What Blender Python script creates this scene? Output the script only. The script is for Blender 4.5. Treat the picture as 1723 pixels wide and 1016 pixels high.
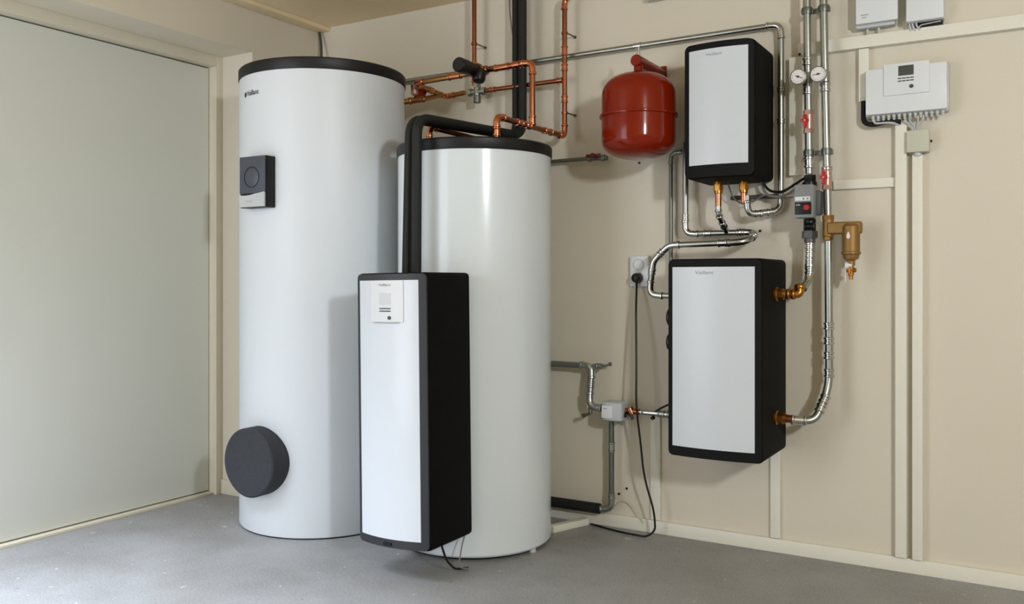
import bpy, bmesh, math, random
from mathutils import Vector, Matrix
random.seed(7)
S = bpy.context.scene
PI = math.pi
for o in list(bpy.data.objects):
    bpy.data.objects.remove(o)

# ------------------------------------------------------------------ camera
FPX, CX, HY, HCAM, DCAM = 1485.0, 861.5, 470.0, 1.05, 3.45
YAW = math.radians(30.95)
cd = bpy.data.cameras.new('camera')
cam = bpy.data.objects.new('camera', cd)
S.collection.objects.link(cam)
cd.sensor_width = 36.0
cd.lens = 36.0 * FPX / 1723.0
cd.shift_y = -(508.0 - HY) / 1723.0
cd.clip_start = 0.05
cam.location = (0, -DCAM, HCAM)
cam.rotation_euler = (PI / 2, 0, YAW)
S.camera = cam

# ------------------------------------------------------------------ light
w = bpy.data.worlds.new('world')
S.world = w
w.use_nodes = True
w.node_tree.nodes['Background'].inputs[0].default_value = (0.72, 0.86, 1.0, 1)
w.node_tree.nodes['Background'].inputs[1].default_value = 0.6


def area(name, loc, target, sx, sy, power, col):
    l = bpy.data.lights.new(name, 'AREA')
    l.shape = 'RECTANGLE'
    l.size, l.size_y, l.energy, l.color = sx, sy, power, col
    o = bpy.data.objects.new(name, l)
    S.collection.objects.link(o)
    o.location = loc
    d = Vector(target) - Vector(loc)
    o.rotation_euler = d.to_track_quat('-Z', 'Y').to_euler()
    return o


# photographer's lamp to the right of the camera (casts the shadows to the left)
area('lamp_right', (1.68, -3.55, 2.05), (-1.2, -0.2, 1.5), 0.20, 0.26, 77, (0.89, 0.94, 1.0))
# daylight: the open entrance behind and left of the camera
area('daylight_entrance', (-2.85, -3.95, 1.1), (-2.85, 0, 1.06), 1.2, 2.04, 39, (0.89, 0.91, 1.0))
floor_fill = area('skylight_left', (-2.75, -2.75, 2.1), (-2.68, -2.25, 0), 1.3, 1.0, 38, (0.72, 0.82, 1.0))  # added overhead fill to brighten the left floor, stands for no known opening
floor_fill.data.spread = math.radians(75)

S.view_settings.view_transform = 'Standard'
S.view_settings.look = 'None'
S.view_settings.gamma = 1.0
S.view_settings.use_curve_mapping = False
S.view_settings.exposure = -0.13

# ------------------------------------------------------------------ helpers
SN, CS = math.sin(YAW), math.cos(YAW)


def at(x, y, Y=0.0):
    """point of the plane at distance Y in front of the back wall (metres) for a measured position of the photograph"""
    u, v = (x - CX) / FPX, (HY - y) / FPX
    t = (Y + DCAM) / (u * SN + CS)
    return Vector((t * (u * CS - SN), Y, HCAM + v * t))


def srgb(r, g, b):
    f = lambda c: (c / 255 / 12.92) if c / 255 <= 0.04045 else ((c / 255 + 0.055) / 1.055) ** 2.4
    return (f(r), f(g), f(b), 1)


def mat(name, col, rough=0.5, metal=0.0, noise=0.0, scale=8.0, bump=0.0, bscale=60.0, coat=0.0, spec=0.5, col2=None):
    m = bpy.data.materials.new(name)
    m.use_nodes = True
    nt = m.node_tree
    b = nt.nodes['Principled BSDF']
    b.inputs['Roughness'].default_value = rough
    b.inputs['Metallic'].default_value = metal
    b.inputs['Specular IOR Level'].default_value = spec
    if coat:
        b.inputs['Coat Weight'].default_value = coat
        b.inputs['Coat Roughness'].default_value = 0.06
    tc = nt.nodes.new('ShaderNodeTexCoord')
    n = nt.nodes.new('ShaderNodeTexNoise')
    n.inputs['Scale'].default_value = scale
    n.inputs['Detail'].default_value = 4
    nt.links.new(tc.outputs['Object'], n.inputs['Vector'])
    mx = nt.nodes.new('ShaderNodeMix')
    mx.data_type = 'RGBA'
    c2 = col2 or tuple(c * (1 - noise) for c in col[:3]) + (1,)
    mx.inputs[6].default_value = col
    mx.inputs[7].default_value = c2
    nt.links.new(n.outputs['Fac'], mx.inputs[0])
    nt.links.new(mx.outputs[2], b.inputs['Base Color'])
    if bump:
        n2 = nt.nodes.new('ShaderNodeTexNoise')
        n2.inputs['Scale'].default_value = bscale
        n2.inputs['Detail'].default_value = 5
        nt.links.new(tc.outputs['Object'], n2.inputs['Vector'])
        bp = nt.nodes.new('ShaderNodeBump')
        bp.inputs['Strength'].default_value = bump
        bp.inputs['Distance'].default_value = 0.004
        nt.links.new(n2.outputs['Fac'], bp.inputs['Height'])
        nt.links.new(bp.outputs['Normal'], b.inputs['Normal'])
    return m


M = {}
M['wall'] = mat('cream_wall_paint', srgb(217, 209, 193), 0.55, noise=0.0, scale=1.3, bump=0.15, bscale=9, col2=srgb(212, 203, 182))
M['door'] = mat('grey_green_door_paint', srgb(218, 219, 210), 0.4, scale=1.2, col2=srgb(213, 215, 205))
M['frame'] = mat('cream_frame_paint', srgb(214, 206, 184), 0.5, noise=0.03)
M['trunk'] = mat('off_white_plastic_trunking', srgb(230, 227, 212), 0.42, noise=0.03)
M['ceiling'] = mat('ceiling_board', srgb(242, 224, 186), 0.7, scale=3, col2=srgb(234, 214, 174))
M['tank'] = mat('white_foil_jacket', srgb(219, 224, 227), 0.42, noise=0.01, coat=0.0, spec=0.4)
M['tank_gloss'] = mat('glossy_white_enamel', srgb(221, 228, 230), 0.2, noise=0.01, coat=0.12, spec=0.35)
M['panel'] = mat('white_gloss_panel', srgb(214, 220, 226), 0.24, noise=0.01, coat=0.05, spec=0.4)
M['panel_wall'] = mat('white_satin_panel', srgb(207, 212, 217), 0.28, noise=0.01, spec=0.4)  # darker copy of the panel white, weaker daylight painted into its colour
M['plastic'] = mat('white_plastic', srgb(220, 223, 224), 0.4, noise=0.01)
M['plastic2'] = mat('light_grey_plastic', srgb(190, 194, 194), 0.4, noise=0.02)
M['beige_box'] = mat('beige_grey_plastic', srgb(196, 195, 176), 0.5, noise=0.02)
M['epp'] = mat('black_foam_shell', srgb(8, 8, 7), 0.75, spec=0.15, noise=0.2, scale=30, bump=0.15, bscale=260)
M['bezel'] = mat('dark_grey_bezel', srgb(42, 43, 47), 0.5, noise=0.08, scale=30, bump=0.1, bscale=200)  # black front trim greyed, daylight on it is put into the colour
M['bezel_black'] = mat('black_bezel', srgb(12, 12, 12), 0.65, spec=0.2, noise=0.1)
M['rim'] = mat('black_rim_plastic', srgb(22, 22, 23), 0.45, spec=0.35, noise=0.1)
M['anth'] = mat('anthracite_plastic', srgb(70, 74, 84), 0.42, noise=0.05)
M['foam'] = mat('dark_grey_foam', srgb(47, 49, 53), 0.95, scale=60, col2=srgb(58, 60, 64), bump=1.0, bscale=220)
M['black'] = mat('black_plastic', srgb(11, 11, 11), 0.4, spec=0.35, noise=0.1)
M['rubber'] = mat('black_insulation_rubber', srgb(26, 28, 27), 0.62, spec=0.35, noise=0.15, scale=20, bump=0.1, bscale=150)
M['dgreyins'] = mat('grey_insulation_foam', srgb(72, 72, 66), 0.8, noise=0.15, scale=20)
M['steel'] = mat('galvanised_steel', srgb(172, 176, 168), 0.36, 1.0, noise=0.18, scale=30)
M['foil'] = mat('bright_steel', srgb(200, 202, 200), 0.25, 1.0, noise=0.15, scale=60)
M['steel_dull'] = mat('dull_grey_steel', srgb(120, 126, 118), 0.4, 0.85, noise=0.15, scale=30)
M['copper'] = mat('copper', srgb(174, 112, 80), 0.27, 1.0, scale=22, col2=srgb(132, 80, 56))
M['copper_bright'] = mat('copper_fitting', srgb(222, 148, 108), 0.2, 1.0, scale=35, col2=srgb(186, 106, 74))
M['bronze'] = mat('bronze', srgb(176, 128, 76), 0.35, 1.0, noise=0.25, scale=30)
M['brass'] = mat('brass', srgb(192, 134, 62), 0.3, 1.0, noise=0.25, scale=40)
M['brass_body'] = mat('sand_cast_brass', srgb(150, 116, 66), 0.5, 0.6, noise=0.15, scale=30, bump=0.1, bscale=200)
M['red'] = mat('red_enamel', srgb(126, 30, 6), 0.13, noise=0.06, coat=0.0, spec=0.3)
M['red_handle'] = mat('red_plastic', srgb(178, 20, 20), 0.35, noise=0.05)
M['rose'] = mat('rose_valve_body', srgb(200, 160, 148), 0.35, 0.6, noise=0.2, scale=60)
M['screen'] = mat('lcd_glass', srgb(72, 78, 72), 0.25)
M['screen_light'] = mat('pale_lcd_glass', srgb(205, 209, 210), 0.25)
M['ink'] = mat('grey_print', srgb(150, 153, 156), 0.5)
M['ink_dark'] = mat('dark_grey_print', srgb(58, 62, 66), 0.5)
M['gauge_face'] = mat('gauge_dial', srgb(228, 222, 218), 0.4)
M['bare'] = mat('bare_grey_cable', srgb(120, 120, 112), 0.5)
M['grey'] = mat('pump_grey', srgb(128, 130, 132), 0.4, noise=0.03)
M['pump_casting'] = mat('cast_pump_body', srgb(96, 98, 98), 0.45, 0.5, noise=0.2, scale=40)


def floor_material():
    m = bpy.data.materials.new('worn_concrete')
    m.use_nodes = True
    nt = m.node_tree
    b = nt.nodes['Principled BSDF']
    b.inputs['Roughness'].default_value = 0.5
    tc = nt.nodes.new('ShaderNodeTexCoord')

    def noise(sc, det=6, rough=0.6):
        n = nt.nodes.new('ShaderNodeTexNoise')
        n.inputs['Scale'].default_value = sc
        n.inputs['Detail'].default_value = det
        n.inputs['Roughness'].default_value = rough
        nt.links.new(tc.outputs['Object'], n.inputs['Vector'])
        return n

    def ramp(src, stops):
        r = nt.nodes.new('ShaderNodeValToRGB')
        els = r.color_ramp.elements
        els[0].position, els[0].color = stops[0]
        els[1].position, els[1].color = stops[-1]
        for p, c in stops[1:-1]:
            e = els.new(p)
            e.color = c
        nt.links.new(src, r.inputs[0])
        return r

    def mix(f, a, bb):
        x = nt.nodes.new('ShaderNodeMix')
        x.data_type = 'RGBA'
        nt.links.new(f, x.inputs[0])
        nt.links.new(a, x.inputs[6])
        if isinstance(bb, tuple):
            x.inputs[7].default_value = bb
        else:
            nt.links.new(bb, x.inputs[7])
        return x.outputs[2]
    base = ramp(noise(2.2).outputs['Fac'], [(0.32, srgb(126, 123, 118)), (0.68, srgb(166, 167, 168))])
    g1 = ramp(noise(140, 2, 0.5).outputs['Fac'], [(0.3, srgb(118, 116, 112)), (0.5, srgb(146, 145, 143)), (0.72, srgb(178, 177, 175))])
    half = nt.nodes.new('ShaderNodeValue')
    half.outputs[0].default_value = 0.4
    c = mix(half.outputs[0], base.outputs[0], g1.outputs[0])
    sp = ramp(noise(17, 3, 0.55).outputs['Fac'], [(0.70, (0, 0, 0, 1)), (0.76, (0.45, 0.45, 0.45, 1))])
    c = mix(sp.outputs[0], c, srgb(222, 219, 213))
    vo = nt.nodes.new('ShaderNodeTexVoronoi')
    vo.inputs['Scale'].default_value = 9
    nt.links.new(tc.outputs['Object'], vo.inputs['Vector'])
    vr = ramp(vo.outputs['Distance'], [(0.030, (0.8, 0.8, 0.8, 1)), (0.05, (0, 0, 0, 1))])
    c = mix(vr.outputs[0], c, srgb(222, 218, 210))
    dk = ramp(noise(33, 2, 0.5).outputs['Fac'], [(0.24, (0.7, 0.7, 0.7, 1)), (0.29, (0, 0, 0, 1))])
    c = mix(dk.outputs[0], c, srgb(120, 116, 108))
    nt.links.new(c, b.inputs['Base Color'])
    bp = nt.nodes.new('ShaderNodeBump')
    bp.inputs['Strength'].default_value = 0.35
    bp.inputs['Distance'].default_value = 0.003
    nt.links.new(noise(60, 6).outputs['Fac'], bp.inputs['Height'])
    nt.links.new(bp.outputs['Normal'], b.inputs['Normal'])
    return m


M['floor'] = floor_material()
ORG = {}


def link(o):
    S.collection.objects.link(o)
    return o


def thing(name, label, cat, loc, group=None):
    o = bpy.data.objects.new(name, None)
    link(o)
    o.empty_display_size = 0.05
    o.location = loc
    ORG[o.name] = Vector(loc)
    o['label'] = label
    o['category'] = cat
    if group:
        o['group'] = group
    return o


def tag(o, label, cat, group=None, kind=None):
    o['label'] = label
    o['category'] = cat
    if group:
        o['group'] = group
    if kind:
        o['kind'] = kind
    return o


def obj(name, bm, m, parent=None, angle=35, label=None):
    me = bpy.data.meshes.new(name)
    bmesh.ops.recalc_face_normals(bm, faces=bm.faces[:])
    bm.to_mesh(me)
    bm.free()
    return obj_me(name, me, m, parent, angle, label)


def obj_me(name, me, m, parent=None, angle=35, label=None):
    xs = [v.co for v in me.vertices]
    lo = Vector([min(c[i] for c in xs) for i in range(3)])
    hi = Vector([max(c[i] for c in xs) for i in range(3)])
    c = (lo + hi) / 2
    me.transform(Matrix.Translation(-c))
    if angle:
        for p in me.polygons:
            p.use_smooth = True
        me.set_sharp_from_angle(angle=math.radians(angle))
    me.materials.clear()
    me.materials.append(M[m])
    o = bpy.data.objects.new(name, me)
    link(o)
    ORG[o.name] = c
    if parent is not None:
        o.parent = parent
        o.location = c - ORG[parent.name]
    else:
        o.location = c
    if label:
        o['label'] = label
    return o


def struct(name, bm, m, parent=None, angle=35):
    o = obj(name, bm, m, parent, angle)
    if parent is None:
        o['kind'] = 'structure'
    return o


def new():
    return bmesh.new()


def box(bm, x0, x1, y0, y1, z0, z1, bev=0.0, seg=2):
    t = bmesh.new()
    bmesh.ops.create_cube(t, size=1)
    for v in t.verts:
        v.co = Vector((x0 + (v.co.x + .5) * (x1 - x0), y0 + (v.co.y + .5) * (y1 - y0), z0 + (v.co.z + .5) * (z1 - z0)))
    if bev:
        bmesh.ops.bevel(t, geom=t.edges[:], offset=bev, segments=seg, affect='EDGES', profile=0.6)
    merge(bm, t)
    return bm


def merge(bm, t):
    me = bpy.data.meshes.new('tmp')
    t.to_mesh(me)
    t.free()
    bm.from_mesh(me)
    bpy.data.meshes.remove(me)


def frames(pts):
    n = len(pts)
    T = []
    for i in range(n):
        a = pts[max(i - 1, 0)]
        b = pts[min(i + 1, n - 1)]
        T.append((b - a).normalized())
    ref = Vector((0, 0, 1)) if abs(T[0].z) < 0.9 else Vector((1, 0, 0))
    U = (ref - T[0] * ref.dot(T[0])).normalized()
    out = []
    for t in T:
        U = (U - t * U.dot(t)).normalized()
        out.append((t, U, t.cross(U)))
    return out


def sweep(bm, pts, rads, seg=20, caps=True):
    fr = frames(pts)
    rings = []
    for p, (t, u, v), r in zip(pts, fr, rads):
        rings.append([bm.verts.new(p + (u * math.cos(2 * PI * k / seg) + v * math.sin(2 * PI * k / seg)) * r) for k in range(seg)])
    for a, b in zip(rings, rings[1:]):
        for k in range(seg):
            bm.faces.new((a[k], a[(k + 1) % seg], b[(k + 1) % seg], b[k]))
    if caps:
        bm.faces.new(rings[0][::-1])
        bm.faces.new(rings[-1])
    return bm


def cyl(bm, p0, p1, r0, r1=None, seg=24, bev=0.0):
    p0, p1 = Vector(p0), Vector(p1)
    r1 = r0 if r1 is None else r1
    if bev:
        d = (p1 - p0).normalized()
        return sweep(bm, [p0, p0 + d * 1e-5, p0 + d * bev, p1 - d * bev, p1 - d * 1e-5, p1],
                     [r0 - bev, r0 - bev, r0, r1, r1 - bev, r1 - bev][:6], seg)
    return sweep(bm, [p0, p1], [r0, r1], seg)


def lathe(bm, prof, c, axis=(0, 0, 1), seg=64):
    """prof: (radius, height along the axis)"""
    c = Vector(c)
    a = Vector(axis).normalized()
    ref = Vector((1, 0, 0)) if abs(a.x) < 0.9 else Vector((0, 1, 0))
    u = (ref - a * ref.dot(a)).normalized()
    v = a.cross(u)
    prev = None
    for r, h in prof:
        if r < 1e-6:
            ring = [bm.verts.new(c + a * h)]
        else:
            ring = [bm.verts.new(c + a * h + (u * math.cos(2 * PI * k / seg) + v * math.sin(2 * PI * k / seg)) * r) for k in range(seg)]
        if prev:
            for k in range(seg):
                k2 = (k + 1) % seg
                if len(prev) == 1 and len(ring) > 1:
                    bm.faces.new((prev[0], ring[k2], ring[k]))
                elif len(ring) == 1 and len(prev) > 1:
                    bm.faces.new((prev[k], prev[k2], ring[0]))
                elif len(ring) > 1:
                    bm.faces.new((prev[k], prev[k2], ring[k2], ring[k]))
        prev = ring
    return bm


def fillet(pts, bend, n=8):
    """rounded polyline; also returns the bent stretches"""
    pts = [Vector(p) for p in pts]
    if not isinstance(bend, (list, tuple)):
        bend = [bend] * len(pts)
    out = [pts[0]]
    arcs = []
    for i in range(1, len(pts) - 1):
        a, p, b = pts[i - 1], pts[i], pts[i + 1]
        T = min(bend[i], (a - p).length * .48, (b - p).length * .48)
        s, e = p + (a - p).normalized() * T, p + (b - p).normalized() * T
        arc = []
        for k in range(n + 1):
            t = k / n
            arc.append(s * (1 - t) ** 2 * 1.0 + p * 2 * t * (1 - t) + e * t * t)
        # pull towards a circle
        out += arc
        arcs.append(arc)
    out.append(pts[-1])
    return out, arcs


def bead(bm, p, d, r, ln):
    """press collar around p along d"""
    d = Vector(d).normalized()
    p = Vector(p)
    h = ln / 2
    sweep(bm, [p - d * h, p - d * (h * .98), p - d * (h * .55), p + d * (h * .55), p + d * (h * .98), p + d * h],
          [r * .98, r * 1.0, r * 1.12, r * 1.12, r * 1.0, r * .98], 20)


def pipe(name, label, cat, pts, r, m, bend=0.03, elbow=True, fit=None, coup=(), group=None, part='tube'):
    root = thing(name, label, cat, pts[0], group)
    path, arcs = fillet(pts, bend)
    obj(part, sweep(new(), path, [r] * len(path)), m, root)
    if elbow:
        for arc in arcs:
            b = new()
            sweep(b, arc, [r * 1.13] * len(arc), 20)
            d0 = (arc[0] - arc[1]).normalized()
            d1 = (arc[-1] - arc[-2]).normalized()
            for p, d in ((arc[0], d0), (arc[-1], d1)):
                sweep(b, [p, p + d * r * 1.6], [r * 1.13, r * 1.13], 20)
                bead(b, p + d * r * 1.5, d, r * 1.22, r * .9)
            obj('elbow', b, fit or m, root)
    for c in coup:
        i, t = c[0], c[1]
        k = c[2] if len(c) > 2 else 2.4
        a, q = Vector(pts[i]), Vector(pts[i + 1])
        d = (q - a).normalized()
        p = a.lerp(q, t)
        b = new()
        cyl(b, p - d * r * k * .5, p + d * r * k * .5, r * 1.14, seg=20)
        bead(b, p - d * r * k * .5, d, r * 1.2, r * .7)
        bead(b, p + d * r * k * .5, d, r * 1.2, r * .7)
        obj('coupling', b, fit or m, root)
    return root


def text(parent, s, x, y, z, h, m, name='lettering', bendf=None, wmax=None):
    """flat lettering facing the room (-Y), left edge at x, base line at z"""
    c = bpy.data.curves.new('t', 'FONT')
    c.body = s
    c.size = h * 1.4
    c.extrude = 0.0004
    o = bpy.data.objects.new('t', c)
    link(o)
    bpy.context.view_layer.update()
    me = bpy.data.meshes.new_from_object(o.evaluated_get(bpy.context.evaluated_depsgraph_get()))
    bpy.data.objects.remove(o)
    bpy.data.curves.remove(c)
    me.name = name
    w_ = max(v.co.x for v in me.vertices) - min(v.co.x for v in me.vertices)
    k = (wmax / w_) if wmax else 1
    for v in me.vertices:
        p = Vector((x + v.co.x * k, y - v.co.z, z + v.co.y))
        v.co = bendf(p) if bendf else p
    return obj_me(name, me, m, parent, 0)


def mark(parent, x0, x1, y, z, h, m='ink'):
    """printed line too small to read, as a thin strip facing the room"""
    return obj('printed_line', box(bmesh.new(), x0, x1, y - .0004, y + .0006, z, z + h), m, parent, 0)


def disc(bm, c, d, r, t, seg=32, bev=0.0):
    c = Vector(c)
    d = Vector(d).normalized()
    return cyl(bm, c, c + d * t, r, seg=seg, bev=bev)


# ------------------------------------------------------------------ room shell
XL, XR, YF, ZC = -3.245, 2.5, -4.05, 2.36
struct('floor', box(new(), -3.9, XR + .1, YF - .1, .15, -.1, 0), 'floor', angle=0)
struct('ceiling', box(new(), -3.9, XR + .1, YF - .1, .15, ZC, ZC + .1), 'ceiling', angle=0)
struct('wall_back', box(new(), -3.9, XR + .1, 0, .12, 0, ZC), 'wall', angle=0)
struct('wall_right', box(new(), XR, XR + .12, YF, 0, 0, ZC), 'wall', angle=0)
b = new()
box(b, -3.9, -3.45, YF - .12, YF, 0, ZC)
box(b, -2.24, XR, YF - .12, YF, 0, ZC)
box(b, -3.45, -2.24, YF - .12, YF, 2.14, ZC)
struct('wall_front', b, 'wall', angle=0)
b = new()
RY = -.46
ZS = 2.14
box(b, -3.9, XL, RY, 0, 0, ZS)                      # pier between the door recess and the corner
box(b, -3.9, XL, YF, 0, ZS, ZC)                     # wall above the recess
struct('wall_left', b, 'wall', angle=0)
# cover strip where ceiling meets the left wall
b = new()
box(b, XL, XL + .075, YF, 0, ZC - .022, ZC, .004)
struct('trim_1', b, 'ceiling')

# big flush door in the recess, with its frame
b = new()
box(b, -3.545, -3.50, -3.9, -.505, .018, 2.083, .002)
dr = struct('door_1', b, 'door')
b = new()
box(b, -3.6, -3.45, -.50, RY, 0, ZS, .002)
box(b, -3.6, -3.45, -4.05, -.50, 2.089, ZS, .002)
box(b, -3.6, -3.45, -4.05, -3.905, 0, 2.089, .002)
struct('door_frame', b, 'frame', dr)
b = new()
box(b, -3.60, -3.47, -3.9, -.505, 0, .012, .002)
struct('door_sill', b, 'frame', dr)
b = new()
box(b, -3.5, -3.47, -1.60, -1.562, .962, .976, .003)
box(b, -3.485, -3.455, -1.68, -1.562, .964, .974, .003)
struct('door_handle', b, 'black', dr)

# baseboards
b = new()
box(b, XL + .02, XR, -.018, 0, 0, .052, .003)
struct('baseboard_back', b, 'trunk')
b = new()
box(b, -3.449, XL + .012, RY - .014, RY, 0, .07, .003)
box(b, XL, XL + .014, RY - .014, -.02, 0, .07, .003)
struct('baseboard_left', b, 'frame')
# loose white batten on the floor from the wall to the small tank
b = new()
box(b, -.018, .018, -.2, 0, 0, .028, .003)
bmesh.ops.rotate(b, verts=b.verts, cent=(0, 0, 0), matrix=Matrix.Rotation(math.radians(-21), 3, 'Z'))
bmesh.ops.translate(b, verts=b.verts, vec=(-1.675, -.036, 0))
tag(obj('wooden_batten', b, 'trunk'), 'white batten lying on the floor between the back wall and the narrow tank', 'batten')

# ------------------------------------------------------------------ cable trunking on the back wall


def trunking(label, x0, x1, z0, z1, d=.028, name='cable_trunking', grp=None):
    b = new()
    box(b, x0, x1, -d * .55, 0, z0, z1)
    box(b, x0 - .0005, x1 + .0005, -d, -d * .5, z0, z1, .002)
    return tag(obj(name, b, 'trunk'), label, 'trunking', grp)


trunking('long wide horizontal white trunking below the two small white boxes', -.79, 1.6, 1.895, 1.94, .032)
trunking('vertical cream trunking behind the twin steel pipes beside the wall box', -.822, -.778, 1.445, 1.893, .03)
trunking('short vertical white trunking dropping to the left end of the controller', -.573, -.539, 1.70, 1.893, .026)
trunking('thick vertical trunking from under the controller to the baseboard', -.449, -.412, .055, 1.618, .03)
trunking('vertical trunking running down from the small beige junction box', -.393, -.360, .055, 1.492, .03)
trunking('short horizontal trunking between the brass separator pipe and the thick trunking', -.664, -.451, 1.384, 1.418, .016)
trunking('low vertical strip from the large wall box down to the baseboard', -.897, -.861, .054, .41, .015)
trunking('low vertical strip left of the large wall box under the steel stub pipe', -1.391, -1.350, .054, .49, .013)

# ------------------------------------------------------------------ tank helpers


def logo(parent, x, y, z, wd, m, bendf=None):
    """small roundel with ears and the maker's lettering"""
    h = wd * .17
    return text(parent, 'Vaillant', x, y, z, h, m, 'lettering', bendf, wd)


# tank 1 : tall white tank
T1X, T1Y, T1R, T1H = -2.726, -.527, .357, 1.947
t1 = thing('storage_tank', 'tall wide white hot water tank with black rim standing in the corner', 'tank', (T1X, T1Y, 0))
b = lathe(new(), [(0, .006), (T1R - .004, .006), (T1R, .012), (T1R, 1.91), (0, 1.91)], (T1X, T1Y, 0), seg=128)
obj('jacket', b, 'tank', t1)
b = lathe(new(), [(0, 1.90), (T1R + .002, 1.90), (T1R + .004, 1.903), (T1R + .004, 1.943), (T1R, 1.948), (T1R - .03, 1.95), (0, 1.95)], (T1X, T1Y, 0), seg=128)
obj('rim', b, 'rim', t1, label='black plastic rim')
b = lathe(new(), [(0, 0), (T1R - .008, 0), (T1R - .008, .007), (0, .007)], (T1X, T1Y, 0), seg=96)
obj('base_ring', b, 'black', t1)


def cyl_bend(cx, cy, R):
    def f(p):
        a = (p.x - cx) / R
        off = p.y
        return Vector((cx + (R + off) * math.sin(a), cy - (R + off) * math.cos(a), p.z))
    return f


# lettering on the jacket (arc length coordinates)
def t1_text(s, a0, z, wd, h, m):
    bf = cyl_bend(T1X, T1Y, T1R)
    def g(p):
        return bf(Vector((p.x, -p.y, p.z)))
    return text(t1, s, T1X + a0 * T1R, -.0012, z, h, m, 'lettering', g, wd)


t1_text('Vaillant', -.30, 1.811, .085, .022, 'ink_dark')
b = new()
lathe(b, [(0, 0), (.0105, 0), (.0105, .0012), (0, .0012)], (0, 0, 0), (0, -1, 0), 24)
for v in b.verts:
    p = v.co
    a = -.345 + p.x / T1R
    v.co = Vector((T1X + (T1R - p.y) * math.sin(a), T1Y - (T1R - p.y) * math.cos(a), 1.819 + p.z))
obj('emblem', b, 'ink_dark', t1)

# round inspection cover in dark foam
b = new()
DX, DZ, DR = -2.738, .311, .140
lathe(b, [(0, 0), (DR - .006, 0), (DR, .006), (DR, .11), (0, .11)], (DX, -.952, DZ), (0, 1, 0), 72)
obj('inspection_cover', b, 'foam', t1, label='round dark grey foam cover')

# electronic module on the tank
mod = new()
mx0, mx1, mz0, mz1, my = -2.806, -2.660, 1.340, 1.548, -.93
box(mod, mx0, mx1, my, -.845, mz0, mz1, .004)
mo = obj('control_module', mod, 'black', t1, label='square dark control module')
b = new()
box(b, mx0 + .001, mx1 - .001, my - .004, my + .002, mz0 + .058, mz1 - .001, .002)
obj('front_cover', b, 'anth', mo)
b = new()
# light lower flap with a wavy upper edge
n = 24
top = []
for k in range(n + 1):
    t = k / n
    x = mx0 + .002 + (mx1 - mx0 - .004) * t
    zz = mz0 + .052 + .010 * (t ** 2.2) - .003 * math.sin(PI * min(1, t * 1.6))
    top.append((x, zz))
vs1 = [b.verts.new((x, my - .0065, z_)) for x, z_ in top] + [b.verts.new((mx1 - .002, my - .0065, mz0 + .003)), b.verts.new((mx0 + .002, my - .0065, mz0 + .003))]
f_ = b.faces.new(vs1)
ex = bmesh.ops.extrude_face_region(b, geom=[f_])
bmesh.ops.translate(b, verts=[e for e in ex['geom'] if isinstance(e, bmesh.types.BMVert)], vec=(0, .007, 0))
obj('lower_flap', b, 'plastic2', mo, label='pale grey lower flap')
b = new()
lathe(b, [(.040, 0), (.0425, 0), (.0425, .0012), (.040, .0012), (.040, 0)], (-2.735, my - .004, 1.463), (0, -1, 0), 48)
obj('dial_ring', b, 'black', mo)
b = new()
lathe(b, [(0, 0), (.039, 0), (.036, .002), (0, .003)], (-2.735, my - .004, 1.463), (0, -1, 0), 48)
obj('dial', b, 'anth', mo)
mark(mo, -2.765, -2.730, my - .0066, 1.364, .003)

# cable in the corner behind the tank
b = new()
p, _ = fillet([at(537, 50, -.02), at(540, 70, -.03), at(541, 92, -.05), Vector((-3.19, -.08, 1.80))], .04)
sweep(b, p, [.007] * len(p), 10)
tag(obj('cable', b, 'dgreyins'), 'dark grey cable hanging from the ceiling corner behind the tall tank', 'cable')

# tank 2 : narrower glossy tank
T2X, T2Y, T2R = -1.978, -.447, .310
t2 = thing('storage_tank', 'shorter narrow glossy white tank in front with black pipes rising along it', 'tank', (T2X, T2Y, 0))
b = lathe(new(), [(0, .012), (T2R - .006, .012), (T2R, .02), (T2R, 1.545), (0, 1.545)], (T2X, T2Y, 0), seg=128)
obj('jacket', b, 'tank_gloss', t2)
b = lathe(new(), [(0, 1.538), (T2R + .003, 1.538), (T2R + .005, 1.541), (T2R + .005, 1.577), (T2R, 1.583), (T2R - .02, 1.584), (0, 1.584)], (T2X, T2Y, 0), seg=128)
obj('rim', b, 'rim', t2, label='black plastic rim')
b = lathe(new(), [(0, .004), (T2R - .018, .004), (T2R - .012, .013), (0, .013)], (T2X, T2Y, 0), seg=96)
obj('base_ring', b, 'black', t2)
for ang in (-8, 80, 172):
    a = math.radians(ang)
    x, y = T2X + math.cos(a) * (T2R - .012), T2Y + math.sin(a) * (T2R - .012)
    b = new()
    cyl(b, (x, y, 0), (x, y, .014), .014, .012, 16)
    obj('foot', b, 'plastic2', t2)
for i, (px, Y) in enumerate(((741, -.52), (757, -.47))):
    q = at(px, 232, Y)
    b = new()
    cyl(b, (q.x, q.y, 1.582), (q.x, q.y, 1.612), .010, seg=18, bev=.002)
    s_ = obj('sensor_sleeve', b, 'black', t2)
    b = new()
    cyl(b, (q.x, q.y, 1.612), (q.x, q.y, 1.622), .007, seg=16)
    obj('cap', b, 'foil', s_)

# ------------------------------------------------------------------ wall appliances with bowed front


def arc_y(x, x0, x1, yf, bow):
    t = (x - x0) / (x1 - x0) * 2 - 1
    return yf - bow * (1 - t * t)


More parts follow.
